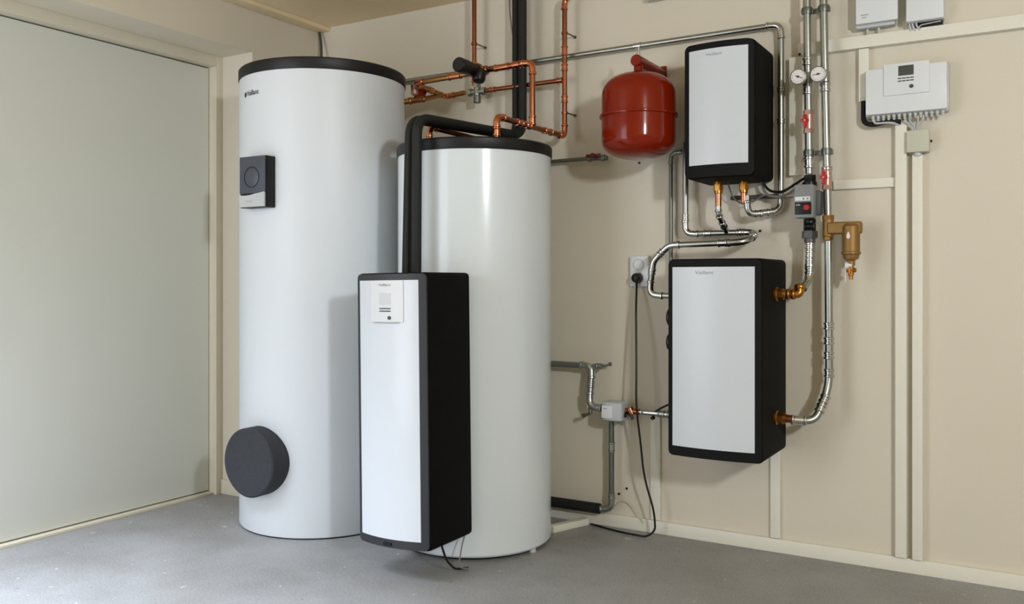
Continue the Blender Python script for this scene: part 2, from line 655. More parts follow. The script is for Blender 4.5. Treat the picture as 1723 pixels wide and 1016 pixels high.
def bowed(bm, x0, x1, yb, yf, z0, z1, bow, bev=.012, n=20, bowz=0.0):
    t = bmesh.new()
    prof = [(x0, yb)] + [(x0 + (x1 - x0) * k / n, arc_y(x0 + (x1 - x0) * k / n, x0, x1, yf, bow)) for k in range(n + 1)] + [(x1, yb)]
    lo = [t.verts.new((x, y, z0)) for x, y in prof]
    hi = [t.verts.new((x, y, z1)) for x, y in prof]
    m_ = len(prof)
    t.faces.new(lo)
    t.faces.new(hi[::-1])
    for k in range(m_):
        t.faces.new((lo[k], hi[k], hi[(k + 1) % m_], lo[(k + 1) % m_]))
    bmesh.ops.recalc_face_normals(t, faces=t.faces[:])
    if bev:
        es = [e for e in t.edges if e.calc_face_angle(0) > math.radians(40)]
        bmesh.ops.bevel(t, geom=es, offset=bev, segments=4, affect='EDGES', profile=0.5)
    merge(bm, t)
    return bm


def front_panel(bm, X0, X1, x0, x1, yf, bow, z0, z1, proud=.003, thick=.006, n=24, rad=0.0):
    xs = [x0 + (x1 - x0) * k / n for k in range(n + 1)]
    if rad:
        ex = [rad * (1 - math.cos(PI / 2 * k / 6)) for k in range(7)]
        xs = sorted([x0 + e for e in ex] + [x1 - e for e in ex] + [x for x in xs if x0 + rad * 1.05 < x < x1 - rad * 1.05])

    def cut(x):
        d = min(x - x0, x1 - x)
        return rad - math.sqrt(max(0, rad * rad - (rad - d) ** 2)) if rad and d < rad else 0.0
    n = len(xs) - 1
    pr = [(x, arc_y(x, X0, X1, yf, bow), cut(x)) for x in xs]
    lo = [bm.verts.new((x, y - proud, z0 + c)) for x, y, c in pr]
    hi = [bm.verts.new((x, y - proud, z1 - c)) for x, y, c in pr]
    lo2 = [bm.verts.new((x, y - proud + thick, z0 + c)) for x, y, c in pr]
    hi2 = [bm.verts.new((x, y - proud + thick, z1 - c)) for x, y, c in pr]
    for k in range(n):
        bm.faces.new((lo[k], lo[k + 1], hi[k + 1], hi[k]))
        bm.faces.new((lo2[k], hi2[k], hi2[k + 1], lo2[k + 1]))
        bm.faces.new((lo[k], lo2[k], lo2[k + 1], lo[k + 1]))
        bm.faces.new((hi[k], hi[k + 1], hi2[k + 1], hi2[k]))
    bm.faces.new((lo[0], hi[0], hi2[0], lo2[0]))
    bm.faces.new((lo[-1], lo2[-1], hi2[-1], hi[-1]))
    return bm


def appliance(name, label, x0, x1, yb, yf, z0, z1, bow, ml, mr, mt, mb, tx, tw, bev=.012, panel='panel', bez='bezel_black', bm_=.006):
    t = thing(name, label, 'heating unit', ((x0 + x1) / 2, yb, z0))
    obj('shell', bowed(new(), x0, x1, yb, yf, z0, z1, bow, bev), 'epp', t, label='black foam shell')
    obj('front_frame', front_panel(new(), x0, x1, x0 + bm_, x1 - bm_, yf, bow, z0 + bm_, z1 - bm_, .0012, .006, 24, bev), bez, t, label='dark front frame')
    obj('front_panel', front_panel(new(), x0, x1, x0 + ml, x1 - mr, yf, bow, z0 + mb, z1 - mt), panel, t, label='glossy white front panel')
    if tw:
        bf = lambda p: Vector((p.x, arc_y(p.x, x0, x1, yf, bow) - .0034 + p.y, p.z))
        text(t, 'Vaillant', tx, 0, z1 - mt - .026, tw * .18, 'ink', 'lettering', bf, tw)
    return t


BOWA = .022
ua = appliance('heat_exchanger_module', 'upper wall-hung black and white unit right of the red vessel',
               -1.151, -.884, 0, -.275, 1.424, 1.925, BOWA, .024, .022, .028, .048, -1.06, .062, .022, 'panel_wall', bm_=.004)
ub = appliance('heat_exchanger_module', 'larger lower wall-hung black and white unit with brass connections on its side',
               -1.187, -.838, 0, -.350, .400, 1.125, .02, .022, .024, .030, .040, -1.075, .07, .018, 'panel_wall', bm_=.004)
for zc in (.908, .815):
    b = new()
    disc(b, (-1.183, -.29, zc), (-1, 0, 0), .036, .022, 32, .006)
    obj('round_cap', b, 'black', ub)

# the station hanging on the front of the narrow tank
uc0, uc1, ucz0, ucz1, ucy = -2.100, -1.788, .118, 1.073, -1.018
uc = appliance('fresh_water_station', 'tall slim black and white unit with display hanging on the narrow tank',
               uc0, uc1, -.752, ucy, ucz0, ucz1, .030, .021, .030, .026, .034, 0, 0, .016, bez='bezel', bm_=.004)


def cfront(x, off):
    return arc_y(x, uc0, uc1, ucy, .030) - .003 - off


b = new()
front_panel(b, uc0, uc1, -2.014, -1.871, ucy, .030, .902, 1.0465, .0065, .004)
cp = obj('control_panel', b, 'plastic', uc, label='white control panel with display')
bf = lambda p: Vector((p.x, cfront(p.x, .0042) + p.y, p.z))
text(cp, 'Vaillant', -1.974, 0, 1.027, .009, 'ink', 'lettering', bf, .055)
b = new()
front_panel(b, uc0, uc1, -1.970, -1.921, ucy, .030, .962, 1.003, .0075, .002)
obj('screen', b, 'screen_light', cp)
for zc in (.949, .940):
    for k in range(4):
        b = new()
        xx = -1.969 + k * .0125
        front_panel(b, uc0, uc1, xx, xx + .0105, ucy, .030, zc - .0018, zc + .0018, .0085, .003, 3)
        obj('button', b, 'ink_dark', cp)
b = new()
lathe(b, [(0, 0), (.0065, 0), (.006, .004), (0, .004)], (-1.926, cfront(-1.926, .003), .917), (0, -1, 0), 20)
obj('knob', b, 'ink_dark', cp)
b = new()
box(b, -1.996, -1.886, cfront(-1.946, .0045), cfront(-1.946, 0), .8995, .9018)
obj('catch', b, 'ink', cp)
b = new()
box(b, -1.965, -1.93, cfront(-1.95, .0045), cfront(-1.95, -.01), .130, .139, .002)
obj('latch', b, 'black', uc)

uc.rotation_euler = (0, -.0130, 0)
uc.location.x += .006

# cables under the station
b = new()
p, _ = fillet([(-1.80, -.93, .125), (-1.80, -.90, .06), (-1.81, -.83, .006), (-1.78, -.79, .006)], .03)
sweep(b, p, [.004] * len(p), 10)
tag(obj('cable', b, 'black'), 'black cable leaving the underside of the slim unit to the floor', 'cable')
b = new()
p, _ = fillet([(-1.80, -.78, .125), (-1.80, -.80, .09), (-1.80, -.825, .012), (-1.77, -.80, .006)], .02)
sweep(b, p, [.0025] * len(p), 8)
tag(obj('cable', b, 'bare'), 'thin grey cable beside the black one below the slim unit', 'cable')

# ------------------------------------------------------------------ black insulated pipes
for lab, x, y, xw, yw, zt in (
        ('black insulated pipe from the slim unit up to the ceiling, left one of the pair', -2.052, -.80, -2.003, -.072, 1.655),
        ('black insulated pipe from the slim unit up to the ceiling, right one of the pair', -1.984, -.83, -1.955, -.100, 1.650)):
    pipe('insulated_pipe', lab, 'pipe', [(x, y, 1.068), (x + (.016 if x < -2.02 else .003), y, zt), (xw, yw, zt + .03), (xw, yw, ZC)], .0185, 'rubber', .07, False, group='black insulated pipes', part='insulation')
b = new()
p, _ = fillet([at(857, -5, -.02), at(858, 25, -.02), at(863, 62, -.04), at(866, 75, -.06)], .05)
sweep(b, p, [.0028] * len(p), 8)
tag(obj('cable', b, 'bare'), 'thin grey cable beside the black insulated pipes near the ceiling', 'cable')

# ------------------------------------------------------------------ copper pipes
RC = .0112
XR2 = -1.757
ztop = 1.664
pipe('copper_pipe', 'right copper riser from the narrow tank to the ceiling, bent at its top', 'pipe',
     [(XR2, -.632, 1.580), (XR2, -.632, ztop), (XR2, -.08, ztop), (XR2, -.08, 2.258), (XR2 + .06, -.08, 2.268), (XR2 + .06, -.08, ZC)], RC, 'copper', .03, True, 'copper_bright',
     coup=((0, .35, 3), (1, .30, 3), (1, .42), (1, .72, 5), (2, .27, 2), (2, .50, 2), (2, .62, 3)), group='copper pipes')
yr = -.36
zr = 1.924
pL = at(698, 140, yr)
pipe('copper_pipe', 'copper pipe rising from the tee and turning left to the black cap valve', 'pipe',
     [(XR2, yr, ztop), (XR2, yr, zr), (-1.99, yr, zr - .004)], RC * 1.05, 'copper', .028, True, 'copper_bright',
     coup=((0, .10, 2.6), (1, .32, 2.2), (1, .62, 5)), group='copper pipes')
pD = at(750, 163, -.08)
pipe('copper_pipe', 'copper pipe loop left of the black cap valve ending at the mixing valve', 'pipe',
     [(-2.065, yr, zr - .01), pL, pD, at(782, 156, -.08)], RC, 'bronze', .026, True, 'copper_bright',
     coup=((0, .25, 5), (1, .5, 2)), group='copper pipes')
xm = -2.206
zm = 1.905
pipe('copper_pipe', 'horizontal copper pipe from the mixing valve to the right riser', 'pipe',
     [(xm + .035, -.08, zm), (XR2 - .012, -.08, zm + .002)], RC * .9, 'copper', .02, False, 'copper_bright',
     coup=((0, .12, 2), (0, .975, 2)), group='copper pipes')
pipe('copper_pipe', 'thin vertical copper pipe from the ceiling down behind the black cap valve', 'pipe',
     [(-2.222, -.08, ZC), (-2.222, -.08, zm + .03)], RC * .95, 'copper', .02, False, 'copper_bright', coup=((0, .93, 2),), group='copper pipes')
qa = at(716, 212, -.655)
pipe('copper_pipe', 'low copper pipe leaving the left top of the narrow tank beside the black pipes', 'pipe',
     [(qa.x + .012, -.645, 1.575), (qa.x + .012, -.645, 1.648), (qa.x + .012, -.10, 1.648), (qa.x + .012, -.10, 1.3)], RC * .95, 'copper', .03, True, 'copper_bright',
     coup=((0, .4, 1.5),), group='copper pipes')

# wall pins of the copper risers
for lab, x, z, y in (('small steel wall pin of the thin left copper riser', -2.222, 2.125, -.08),
                     ('upper small steel wall pin of the right copper riser', XR2, 2.108, -.08),
                     ('lower small steel wall pin of the right copper riser', XR2, 1.765, -.08)):
    t = thing('pipe_hook', lab, 'pipe hook', (x, 0, z), 'steel wall pins of the copper risers')
    b = new()
    cyl(b, (x + .01, 0, z), (x + .01, y, z), .0035, seg=10)
    obj('pin', b, 'steel_dull', t)
    b = new()
    lathe(b, [(RC * .8, -.006), (RC + .003, -.006), (RC + .003, .006), (RC * .8, .006)], (x, y, z), seg=20)
    obj('ring', b, 'copper', t)
    b = new()
    disc(b, (x + .01, 0, z), (0, -1, 0), .007, .004, 14)
    obj('plate', b, 'steel_dull', t)

# pump / valve with a black cap, pointing at the viewer
xc = -1.975 - .03
t = thing('zone_valve', 'copper-piped valve with long black cylindrical cap above the narrow tank', 'valve', (xc, yr, zr))
b = new()
lathe(b, [(0, 0), (.026, 0), (.030, .005), (.030, .052), (.029, .056), (.029, .12), (.0, .12)], (xc, -.528, zr - .012), (0, 1, 0), 40)
obj('cap', b, 'black', t, label='long black plastic cap')
b = new()
lathe(b, [(.024, 0), (.034, 0), (.034, .018), (.024, .018), (.024, 0)], (xc, -.41, zr - .012), (0, 1, 0), 32)
obj('collar', b, 'brass', t)
b = new()
cyl(b, (xc - .05, yr, zr - .005), (xc + .035, yr, zr - .005), .019, seg=24, bev=.004)
cyl(b, (xc, yr - .04, zr - .005), (xc, yr + .01, zr - .005), .022, seg=24)
obj('body', b, 'bronze', t)
b = new()
lathe(b, [(0, 0), (.022, .002), (.027, .01), (.027, .05), (0, .05)], (xc + .020, yr - .05, zr - .062), (0, .3, 1), 32)
obj('lower_cap', b, 'black', t)

# thermostatic mixing valve
t = thing('mixing_valve', 'nickel mixing valve on the copper line under the black cap valve', 'valve', (xm, -.08, zm))
b = new()
cyl(b, (xm - .04, -.08, zm), (xm + .04, -.08, zm), .013, seg=20, bev=.002)
cyl(b, (xm, -.08, zm - .02), (xm, -.08, zm + .04), .014, seg=20, bev=.002)
for s in (-1, 1):
    cyl(b, (xm + s * .028, -.08, zm), (xm + s * .045, -.08, zm), .018, seg=6)
obj('body', b, 'steel', t)
b = new()
cyl(b, (xm, -.08, zm - .052), (xm, -.08, zm - .018), .0165, seg=20, bev=.003)
obj('knob', b, 'steel_dull', t, label='grey adjusting knob')
b = new()
cyl(b, (xm, -.08, zm + .018), (xm, -.08, zm + .034), .019, seg=6)
obj('nut', b, 'steel', t)

# red/bronze valve at the right of the tall tank
q = at(702, 158, -.25)
t = thing('shutoff_valve', 'dark red and bronze valve peeking out right of the tall tank rim', 'valve', q)
b = new()
cyl(b, at(712, 150, -.22), at(703, 168, -.26), .022, seg=20, bev=.006)
obj('handle', b, 'red', t)
b = new()
cyl(b, at(697, 141, -.3), at(698, 160, -.3), .016, seg=18, bev=.004)
obj('cap', b, 'rose', t)
b = new()
p = [at(676, 172, -.34), at(690, 170, -.32), at(712, 167, -.26), at(740, 161, -.14)]
sweep(b, p, [.011, .014, .013, .010], 18)
bead(b, p[1], p[1] - p[0], .015, .012)
bead(b, p[2], p[2] - p[1], .014, .012)
obj('body', b, 'bronze', t)

# ------------------------------------------------------------------ steel pipes
RS = .0113
yp = -.028
zp = at(1290, 43.5, yp).z - .002
xv = at(1314, 200, yp).x
pipe('steel_pipe', 'long steel pipe crossing the wall above the red vessel and down beside the upper unit', 'pipe',
     [(-2.75, yp, zp - .01), (xv, yp, zp), (xv, yp, 1.312), (-.962, -.095, 1.296), (-.962, -.10, 1.37)], RS, 'steel', .034, True, 'foil',
     coup=((0, .69, 2.2), (1, .35, 1.0), (1, .52, 1), (2, .5, 6)), group='galvanised steel pipes')
for x in (-1.22, -1.40):
    pass


def union(name, label, x, y, ztop_, cop_len, flat=False):
    t = thing(name, label, 'pipe fitting', (x, y, ztop_))
    b = new()
    cyl(b, (x, y, ztop_ + .01), (x, y, ztop_ - .012), .017, seg=24)
    cyl(b, (x, y, ztop_ - .010), (x, y, ztop_ - .034), .0185, seg=6)
    cyl(b, (x, y, ztop_ - .030), (x, y, ztop_ - .046), .0155, seg=24, bev=.002)
    obj('nut', b, 'brass', t)
    b = new()
    cyl(b, (x, y, ztop_ - .044), (x, y, ztop_ - .044 - cop_len), .0118, seg=24)
    obj('copper_sleeve', b, 'copper_bright', t, label='bare copper sleeve')
    return t


union('union_fitting', 'right brass union under the upper wall unit', -.975, -.10, 1.426, .038)
union('union_fitting', 'left brass union under the upper wall unit', -1.062, -.14, 1.424, .05)

# flexible pipe from the left union to the loop
pts, _ = fillet([(-1.062, -.14, 1.335), (-1.062, -.14, 1.30), (-1.058, -.10, 1.265), (-1.053, -.065, 1.236)], .02)
t = thing('flexible_hose', 'short bright flexible steel hose between the left union and the pipe loop', 'hose', pts[0])
obj('hose', sweep(new(), pts, [.0112] * len(pts)), 'foil', t)
for k in (.15, .45, .7, .9):
    i = int(k * (len(pts) - 1))
    b = new()
    bead(b, pts[i], pts[min(i + 1, len(pts) - 1)] - pts[max(i - 1, 0)], .0125, .010)
    obj('sleeve', b, 'foil' if k < .8 else 'black', t)

pipe('steel_pipe', 'steel pipe dropping left of the upper unit and making a loop above the lower unit', 'pipe',
     [(-1.222, -.06, 1.6), (-1.222, -.06, 1.232), (-.935, -.06, 1.232), (-.945, -.165, 1.190), (-1.252, -.165, 1.184), (-1.318, -.165, 1.122), (-1.334, -.165, .988), (-1.188, -.165, .984)],
     RS * 1.02, 'steel', [0, .032, .045, .05, .022, .02, .035, 0], True, 'foil',
     coup=((0, .82, 1.5), (1, .32, 2), (1, .78, 2), (3, .30, 2.5), (5, .3, 1.6)), group='galvanised steel pipes')
b = new()
lathe(b, [(.011, 0), (.0145, 0), (.0145, .018), (.011, .018)], (-1.212, -.165, .984), (1, 0, 0), 20)
tag(obj('pipe_collar', b, 'red'), 'small dark red collar where the bent steel pipe enters the lower unit', 'collar')
pipe('steel_pipe', 'thin grey pipe behind the red vessel going down behind the lower unit', 'pipe',
     [(-1.19, -.03, 1.567), (-1.295, -.03, 1.567), (-1.295, -.03, 1.05)], .0085, 'steel_dull', .03, True, 'steel', coup=((0, .7, 1.5),), group='galvanised steel pipes')
pipe('steel_pipe', 'short steel pipe on the wall between the narrow tank and the red handled valve', 'pipe',
     [(-2.1, -.04, 1.566), (-1.67, -.04, 1.567)], .0085, 'steel_dull', .03, False, 'steel', group='galvanised steel pipes')
t = thing('shutoff_valve', 'small valve with dark red handle under the left side of the red vessel', 'valve', (-1.62, -.04, 1.567))
b = new()
cyl(b, (-1.672, -.04, 1.567), (-1.575, -.04, 1.564), .010, seg=16)
cyl(b, (-1.665, -.04, 1.567), (-1.650, -.04, 1.567), .014, seg=6)
cyl(b, (-1.60, -.04, 1.565), (-1.585, -.04, 1.565), .014, seg=6)
obj('body', b, 'steel_dull', t)
b = new()
box(b, -1.665, -1.595, -.064, -.058, 1.570, 1.582, .003)
cyl(b, (-1.63, -.04, 1.574), (-1.63, -.07, 1.576), .010, seg=12)
obj('handle', b, 'red', t)

# twin vertical pipes
RT = .0142
yt = -.09
LA, LB = Vector((-.747, yt, ZC)), Vector((-.735, yt, 1.44))
RA, RB = Vector((-.690, yt, ZC)), Vector((-.669, yt, 1.265))
pipe('steel_pipe', 'left pipe of the two thick vertical steel pipes, above the circulation pump', 'pipe', [LA, LB], RT, 'steel', .03, False, 'foil',
     coup=((0, .55, 1.4), (0, .66, 2.2), (0, .955, 2.2)), group='galvanised steel pipes')
pipe('steel_pipe', 'right pipe of the two thick vertical steel pipes, above the brass separator', 'pipe', [RA, RB], RT, 'steel', .03, False, 'foil',
     coup=((0, .555, 1.6), (0, .84, 2)), group='galvanised steel pipes')


def on(A, B, z):
    return A.lerp(B, (A.z - z) / (A.z - B.z))


def gauge(label, A, B, z, dx, ang):
    p = on(A, B, z)
    c = p + Vector((dx, -.045, 0))
    t = thing('thermometer', label, 'thermometer', p)
    R = .029
    b = new()
    lathe(b, [(0, 0), (R, 0), (R, -.016), (R - .003, -.018), (R - .003, -.014), (0, -.014)], c, (0, 1, 0), 40)
    obj('housing', b, 'steel', t)
    b = new()
    lathe(b, [(0, 0), (R - .0032, 0), (R - .0032, .001), (0, .001)], c + Vector((0, -.0142, 0)), (0, -1, 0), 40)
    obj('dial_face', b, 'gauge_face', t)
    b = new()
    for k in range(11):
        a = math.radians(-225 + k * 27)
        m_ = Matrix.Rotation(-a, 3, 'Y')
        t_ = bmesh.new()
        box(t_, R * .62, R * .78, -.0008, .0, -.0005, .0005)
        for v in t_.verts:
            v.co = m_ @ v.co + c + Vector((0, -.0152, 0))
        merge(b, t_)
    obj('scale_marks', b, 'ink_dark', t, 0)
    b = new()
    t_ = bmesh.new()
    box(t_, -R * .35, R * .6, -.001, 0, -.0011, .0011)
    for v in t_.verts:
        v.co = Matrix.Rotation(math.radians(ang), 3, 'Y') @ v.co + c + Vector((0, -.0157, 0))
    merge(b, t_)
    disc(b, c + Vector((0, -.015, 0)), (0, -1, 0), .0042, .003, 16)
    obj('needle', b, 'ink_dark', t)
    b = new()
    cyl(b, p + Vector((dx * .6, 0, 0)), c, .007, seg=14)
    cyl(b, p + Vector((0, 0, -.022)), p + Vector((0, 0, .022)), RT * 1.22, seg=20, bev=.003)
    obj('stem', b, 'steel', t)


gauge('left round pipe thermometer with white dial, above the higher red valve', LA, LB, 1.790, -.022, 25)
gauge('right round pipe thermometer with white dial, above the lower red valve', RA, RB, 1.791, -.012, 175)


def red_valve(label, A, B, z):
    p = on(A, B, z)
    t = thing('shutoff_valve', label, 'valve', p, 'red handled valves on the twin steel pipes')
    b = new()
    cyl(b, p + Vector((0, 0, -.030)), p + Vector((0, 0, .030)), .0165, seg=24, bev=.004)
    cyl(b, p + Vector((0, 0, .026)), p + Vector((0, 0, .042)), .0190, seg=6)
    cyl(b, p + Vector((0, 0, -.042)), p + Vector((0, 0, -.026)), .0190, seg=6)
    obj('body', b, 'rose', t, label='pinkish metal valve body')
    b = new()
    cyl(b, p + Vector((-.004, -.012, 0)), p + Vector((-.004, -.036, 0)), .007, seg=14)
    box(b, p.x - .0115, p.x + .0035, p.y - .042, p.y - .034, p.z - .026, p.z + .022, .003)
    box(b, p.x - .018, p.x + .010, p.y - .0425, p.y - .034, p.z - .006, p.z + .006, .002)
    obj('handle', b, 'red_handle', t, label='bright red handle')
    b = new()
    disc(b, p + Vector((-.004, -.042, 0)), (0, -1, 0), .0035, .002, 12)
    obj('screw', b, 'foil', t)


red_valve('red handled valve on the left twin pipe above the pump', LA, LB, 1.632)
red_valve('red handled valve on the right twin pipe above the brass separator', RA, RB, 1.420)


def twin_clamp(label, z):
    pl, pr = on(LA, LB, z), on(RA, RB, z)
    t = thing('pipe_clamp', label, 'pipe clamp', ((pl.x + pr.x) / 2, 0, z), 'double clamps of the twin steel pipes')
    for p in (pl, pr):
        b = new()
        lathe(b, [(RT * .9, -.012), (RT + .004, -.012), (RT + .0055, 0), (RT + .004, .012), (RT * .9, .012), (RT * .9, -.012)], p, seg=24)
        box(b, p.x - .022, p.x + .022, p.y - .003, p.y + .003, z - .009, z + .009, .002)
        obj('ring', b, 'steel_dull', t)
    b = new()
    box(b, pl.x - .02, pr.x + .02, yt + .014, yt + .024, z - .009, z + .009, .002)
    obj('bridge', b, 'steel_dull', t)
    b = new()
    cyl(b, ((pl.x + pr.x) / 2, yt + .02, z), ((pl.x + pr.x) / 2, 0, z), .005, seg=12)
    obj('stud', b, 'steel', t)


twin_clamp('upper double clamp holding the twin steel pipes near the ceiling', 2.042)
twin_clamp('lower double clamp holding the twin steel pipes above the pump', 1.517)

# circulation pump
px_ = -.733
t = thing('circulation_pump', 'small grey circulation pump with red dial on the left twin pipe', 'pump', (px_, yt, 1.33))
b = new()
box(b, px_ - .034, px_ + .032, -.185, -.125, 1.272, 1.392, .005)
obj('head', b, 'grey', t, label='grey electronic pump head')
b = new()
box(b, px_ - .031, px_ + .026, -.188, -.183, 1.284, 1.328, .001)
obj('control_face', b, 'black', t)
b = new()
box(b, px_ - .031, px_ + .022, -.1875, -.183, 1.333, 1.348, .001)
obj('label_plate', b, 'plastic', t)
b = new()
lathe(b, [(0, 0), (.0115, 0), (.010, .006), (0, .006)], (px_ + .010, -.188, 1.308), (0, -1, 0), 10)
obj('dial', b, 'red_handle', t, label='red rotary dial')
text(t, 'wilo', px_ - .028, -.1885, 1.316, .007, 'plastic', 'lettering', None, .016)
mark(t, px_ - .004, px_ + .003, -.1878, 1.337, .006, 'grey')
mark(t, px_ + .010, px_ + .017, -.1878, 1.337, .006, 'grey')
b = new()
cyl(b, (px_, -.13, 1.335), (px_, -.055, 1.335), .042, .036, 32, .006)
box(b, px_ - .02, px_ + .046, -.135, -.07, 1.285, 1.375, .008)
obj('motor_housing', b, 'pump_casting', t)
b = new()
cyl(b, (px_, yt, 1.392), (px_, yt, 1.41), .026, seg=24, bev=.002)
cyl(b, (px_, yt, 1.41), (px_, yt, 1.435), .022, seg=6)
obj('upper_union', b, 'black', t)
b = new()
cyl(b, (px_, yt, 1.275), (px_, yt, 1.225), .022, seg=24, bev=.004)
cyl(b, (px_ - .01, -.115, 1.245), (px_ + .02, -.115, 1.245), .012, seg=18)
obj('lower_neck', b, 'black', t)
b = new()
cyl(b, (px_, yt, 1.228), (px_, yt, 1.202), .0285, seg=6)
cyl(b, (px_, yt, 1.204), (px_, yt, 1.186), .020, seg=24, bev=.002)
obj('lower_union', b, 'pump_casting', t)

# steel pipe from pump to lower unit
zb1 = .996
yb1 = -.175
pA, pB, pC = Vector((px_ + .002, yt, 1.20)), Vector((px_ + .001, -.10, 1.05)), Vector((-.755, -.16, zb1 + .01))
t = pipe('steel_pipe', 'short bright steel pipe bending from the pump to the upper brass elbow', 'pipe', [pA, pB, pC], .0135, 'foil', .03, True, 'foil',
         coup=((0, .18, 1.2), (0, .38, 1.2), (0, .58, 1.2), (0, .78, 1.2)), group='galvanised steel pipes')
t = thing('elbow_fitting', 'brass elbow fitting on the upper right side of the lower unit', 'pipe fitting', (-.838, yb1, zb1))
b = new()
cyl(b, (-.842, yb1, zb1), (-.828, yb1, zb1), .026, seg=24, bev=.002)
cyl(b, (-.830, yb1, zb1), (-.806, yb1, zb1), .0215, seg=6)
obj('nut', b, 'brass', t)
b = new()
p, _ = fillet([Vector((-.808, yb1, zb1)), Vector((-.752, yb1 + .008, zb1)), pC + Vector((.003, .0, .016))], .02)
sweep(b, p, [.015] * len(p))
bead(b, (-.79, yb1, zb1), (1, 0, 0), .0175, .014)
bead(b, (-.772, yb1, zb1), (1, 0, 0), .0175, .014)
bead(b, p[-1], p[-1] - p[-2], .0175, .016)
obj('elbow', b, 'brass', t)

# right pipe below the separator
zb2 = .543
yb2 = -.175
pipe('steel_pipe', 'long steel pipe from the brass separator down and curving into the lower unit', 'pipe',
     [(-.667, yt, 1.19), (-.664, yt, .655), (-.700, yb2 + .02, .538), (-.772, yb2, .540)], .0142, 'steel', [0, .08, .045, 0], False, 'foil',
     coup=((0, .58, 1.2), (0, .68, 1.2), (0, .78, 1.2), (0, .90, 1.5), (1, .35, 1.5), (1, .62, 1.5), (2, .75, 3)), group='galvanised steel pipes')
t = thing('union_fitting', 'brass and copper union on the lower right side of the lower unit', 'pipe fitting', (-.838, yb2, zb2))
b = new()
cyl(b, (-.842, yb2, zb2), (-.828, yb2, zb2), .026, seg=24, bev=.002)
cyl(b, (-.830, yb2, zb2), (-.806, yb2, zb2), .0215, seg=6)
cyl(b, (-.808, yb2, zb2), (-.798, yb2, zb2), .0180, seg=24)
obj('nut', b, 'brass', t)
b = new()
cyl(b, (-.80, yb2, zb2), (-.765, yb2, zb2 - .002), .0148, seg=24)
obj('copper_sleeve', b, 'copper', t, label='bare copper sleeve')

# ------------------------------------------------------------------ brass dirt separator
sx, sy = -.668, yt
t = thing('dirt_separator', 'brass dirt separator with drain tap on the right twin pipe', 'separator', (sx, sy, 1.2))
b = new()
cyl(b, (sx, sy, 1.205), (sx, sy, 1.272), .0195, seg=28, bev=.003)
p, _ = fillet([(sx, sy, 1.240), (-.585, sy - .01, 1.240), (-.548, sy - .012, 1.236)], .01)
# rounded square arm
box(b, sx, -.550, sy - .026, sy + .016, 1.214, 1.258, .010, 3)
obj('arm', b, 'brass_body', t)
b = new()
cx_ = -.586
lathe(b, [(0, 1.252), (.022, 1.250), (.030, 1.240), (.0305, 1.15), (.034, 1.148), (.034, 1.142), (.029, 1.138), (.026, 1.124), (.017, 1.120), (.0135, 1.116), (.0135, 1.100), (0, 1.100)], (cx_, sy - .014, 0), seg=40)
obj('chamber', b, 'brass_body', t)
b = new()
cyl(b, (sx, sy, 1.268), (sx, sy, 1.284), .021, seg=6)
cyl(b, (sx, sy, 1.194), (sx, sy, 1.207), .0175, seg=6)
obj('nut', b, 'bronze', t)
b = new()
yy = sy - .014
cyl(b, (cx_, yy, 1.104), (cx_, yy, 1.062), .010, seg=16, bev=.002)
cyl(b, (cx_ - .016, yy, 1.083), (cx_ + .018, yy, 1.083), .008, seg=12, bev=.002)
cyl(b, (cx_, yy, 1.064), (cx_, yy, 1.050), .007, seg=12)
tp = obj('drain_tap', b, 'brass', t)
b = new()
box(b, cx_ - .004, cx_ + .004, yy - .022, yy - .012, 1.07, 1.096, .002)
cyl(b, (cx_, yy, 1.083), (cx_, yy - .018, 1.083), .005, seg=10)
obj('tap_handle', b, 'brass', tp)
b = new()
box(b, cx_ - .020, cx_ - .0165, yy - .006, yy + .006, 1.040, 1.101, .001)
cyl(b, (cx_ - .019, yy, 1.0995), (cx_ + .005, yy, 1.0995), .0145, seg=16)
obj('tag', b, 'plastic', t, label='white plastic tag strap')
# drop emblem on the chamber
b = new()
pr = []
for k in range(25):
    a = 2 * PI * k / 24
    r_ = .0085
    x_ = r_ * math.sin(a) * (math.sin(a / 2) ** 1.2)
    pr.append((x_, .013 * math.cos(a)))
vs = [b.verts.new((cx_ - .004 + x_, yy - .0322 + 12 * (x_ - .004) ** 2, 1.208 + z_)) for x_, z_ in pr[:-1]]
f_ = b.faces.new(vs)
ex = bmesh.ops.extrude_face_region(b, geom=[f_])
bmesh.ops.translate(b, verts=[e for e in ex['geom'] if isinstance(e, bmesh.types.BMVert)], vec=(0, .004, 0))
obj('drop_emblem', b, 'gauge_face', t, 0, label='pale drop emblem')

# ------------------------------------------------------------------ cables around the pump and upper unit


def cable(label, pts, r=.004, m='bare', bend=.05):
    b = new()
    p, _ = fillet(pts, bend, 10)
    sweep(b, p, [r] * len(p), 10)
    return tag(obj('cable', b, m), label, 'cable')


cable('dark cable sagging from behind the upper unit to the pump', [(-.92, -.06, 1.45), (-.90, -.06, 1.39), (-.84, -.075, 1.375), (-.78, -.10, 1.405), (-.74, -.14, 1.42)], .005, 'black')
cable('second dark cable sagging just below the first to the pump', [(-.93, -.045, 1.46), (-.91, -.05, 1.37), (-.83, -.08, 1.36), (-.775, -.12, 1.385)], .005, 'bare')
cable('thin grey wire looping between the two brass unions', [(-1.04, -.10, 1.43), (-1.03, -.06, 1.365), (-.99, -.05, 1.338), (-.95, -.05, 1.352), (-.91, -.05, 1.377), (-.85, -.05, 1.358), (-.80, -.06, 1.36)], .0028, 'bare')
b = new()
box(b, -1.05, -.87, -.03, -.008, 1.362, 1.378, .003)
tag(obj('mounting_rail', b, 'dgreyins'), 'dark horizontal rail on the wall behind the brass unions', 'rail')

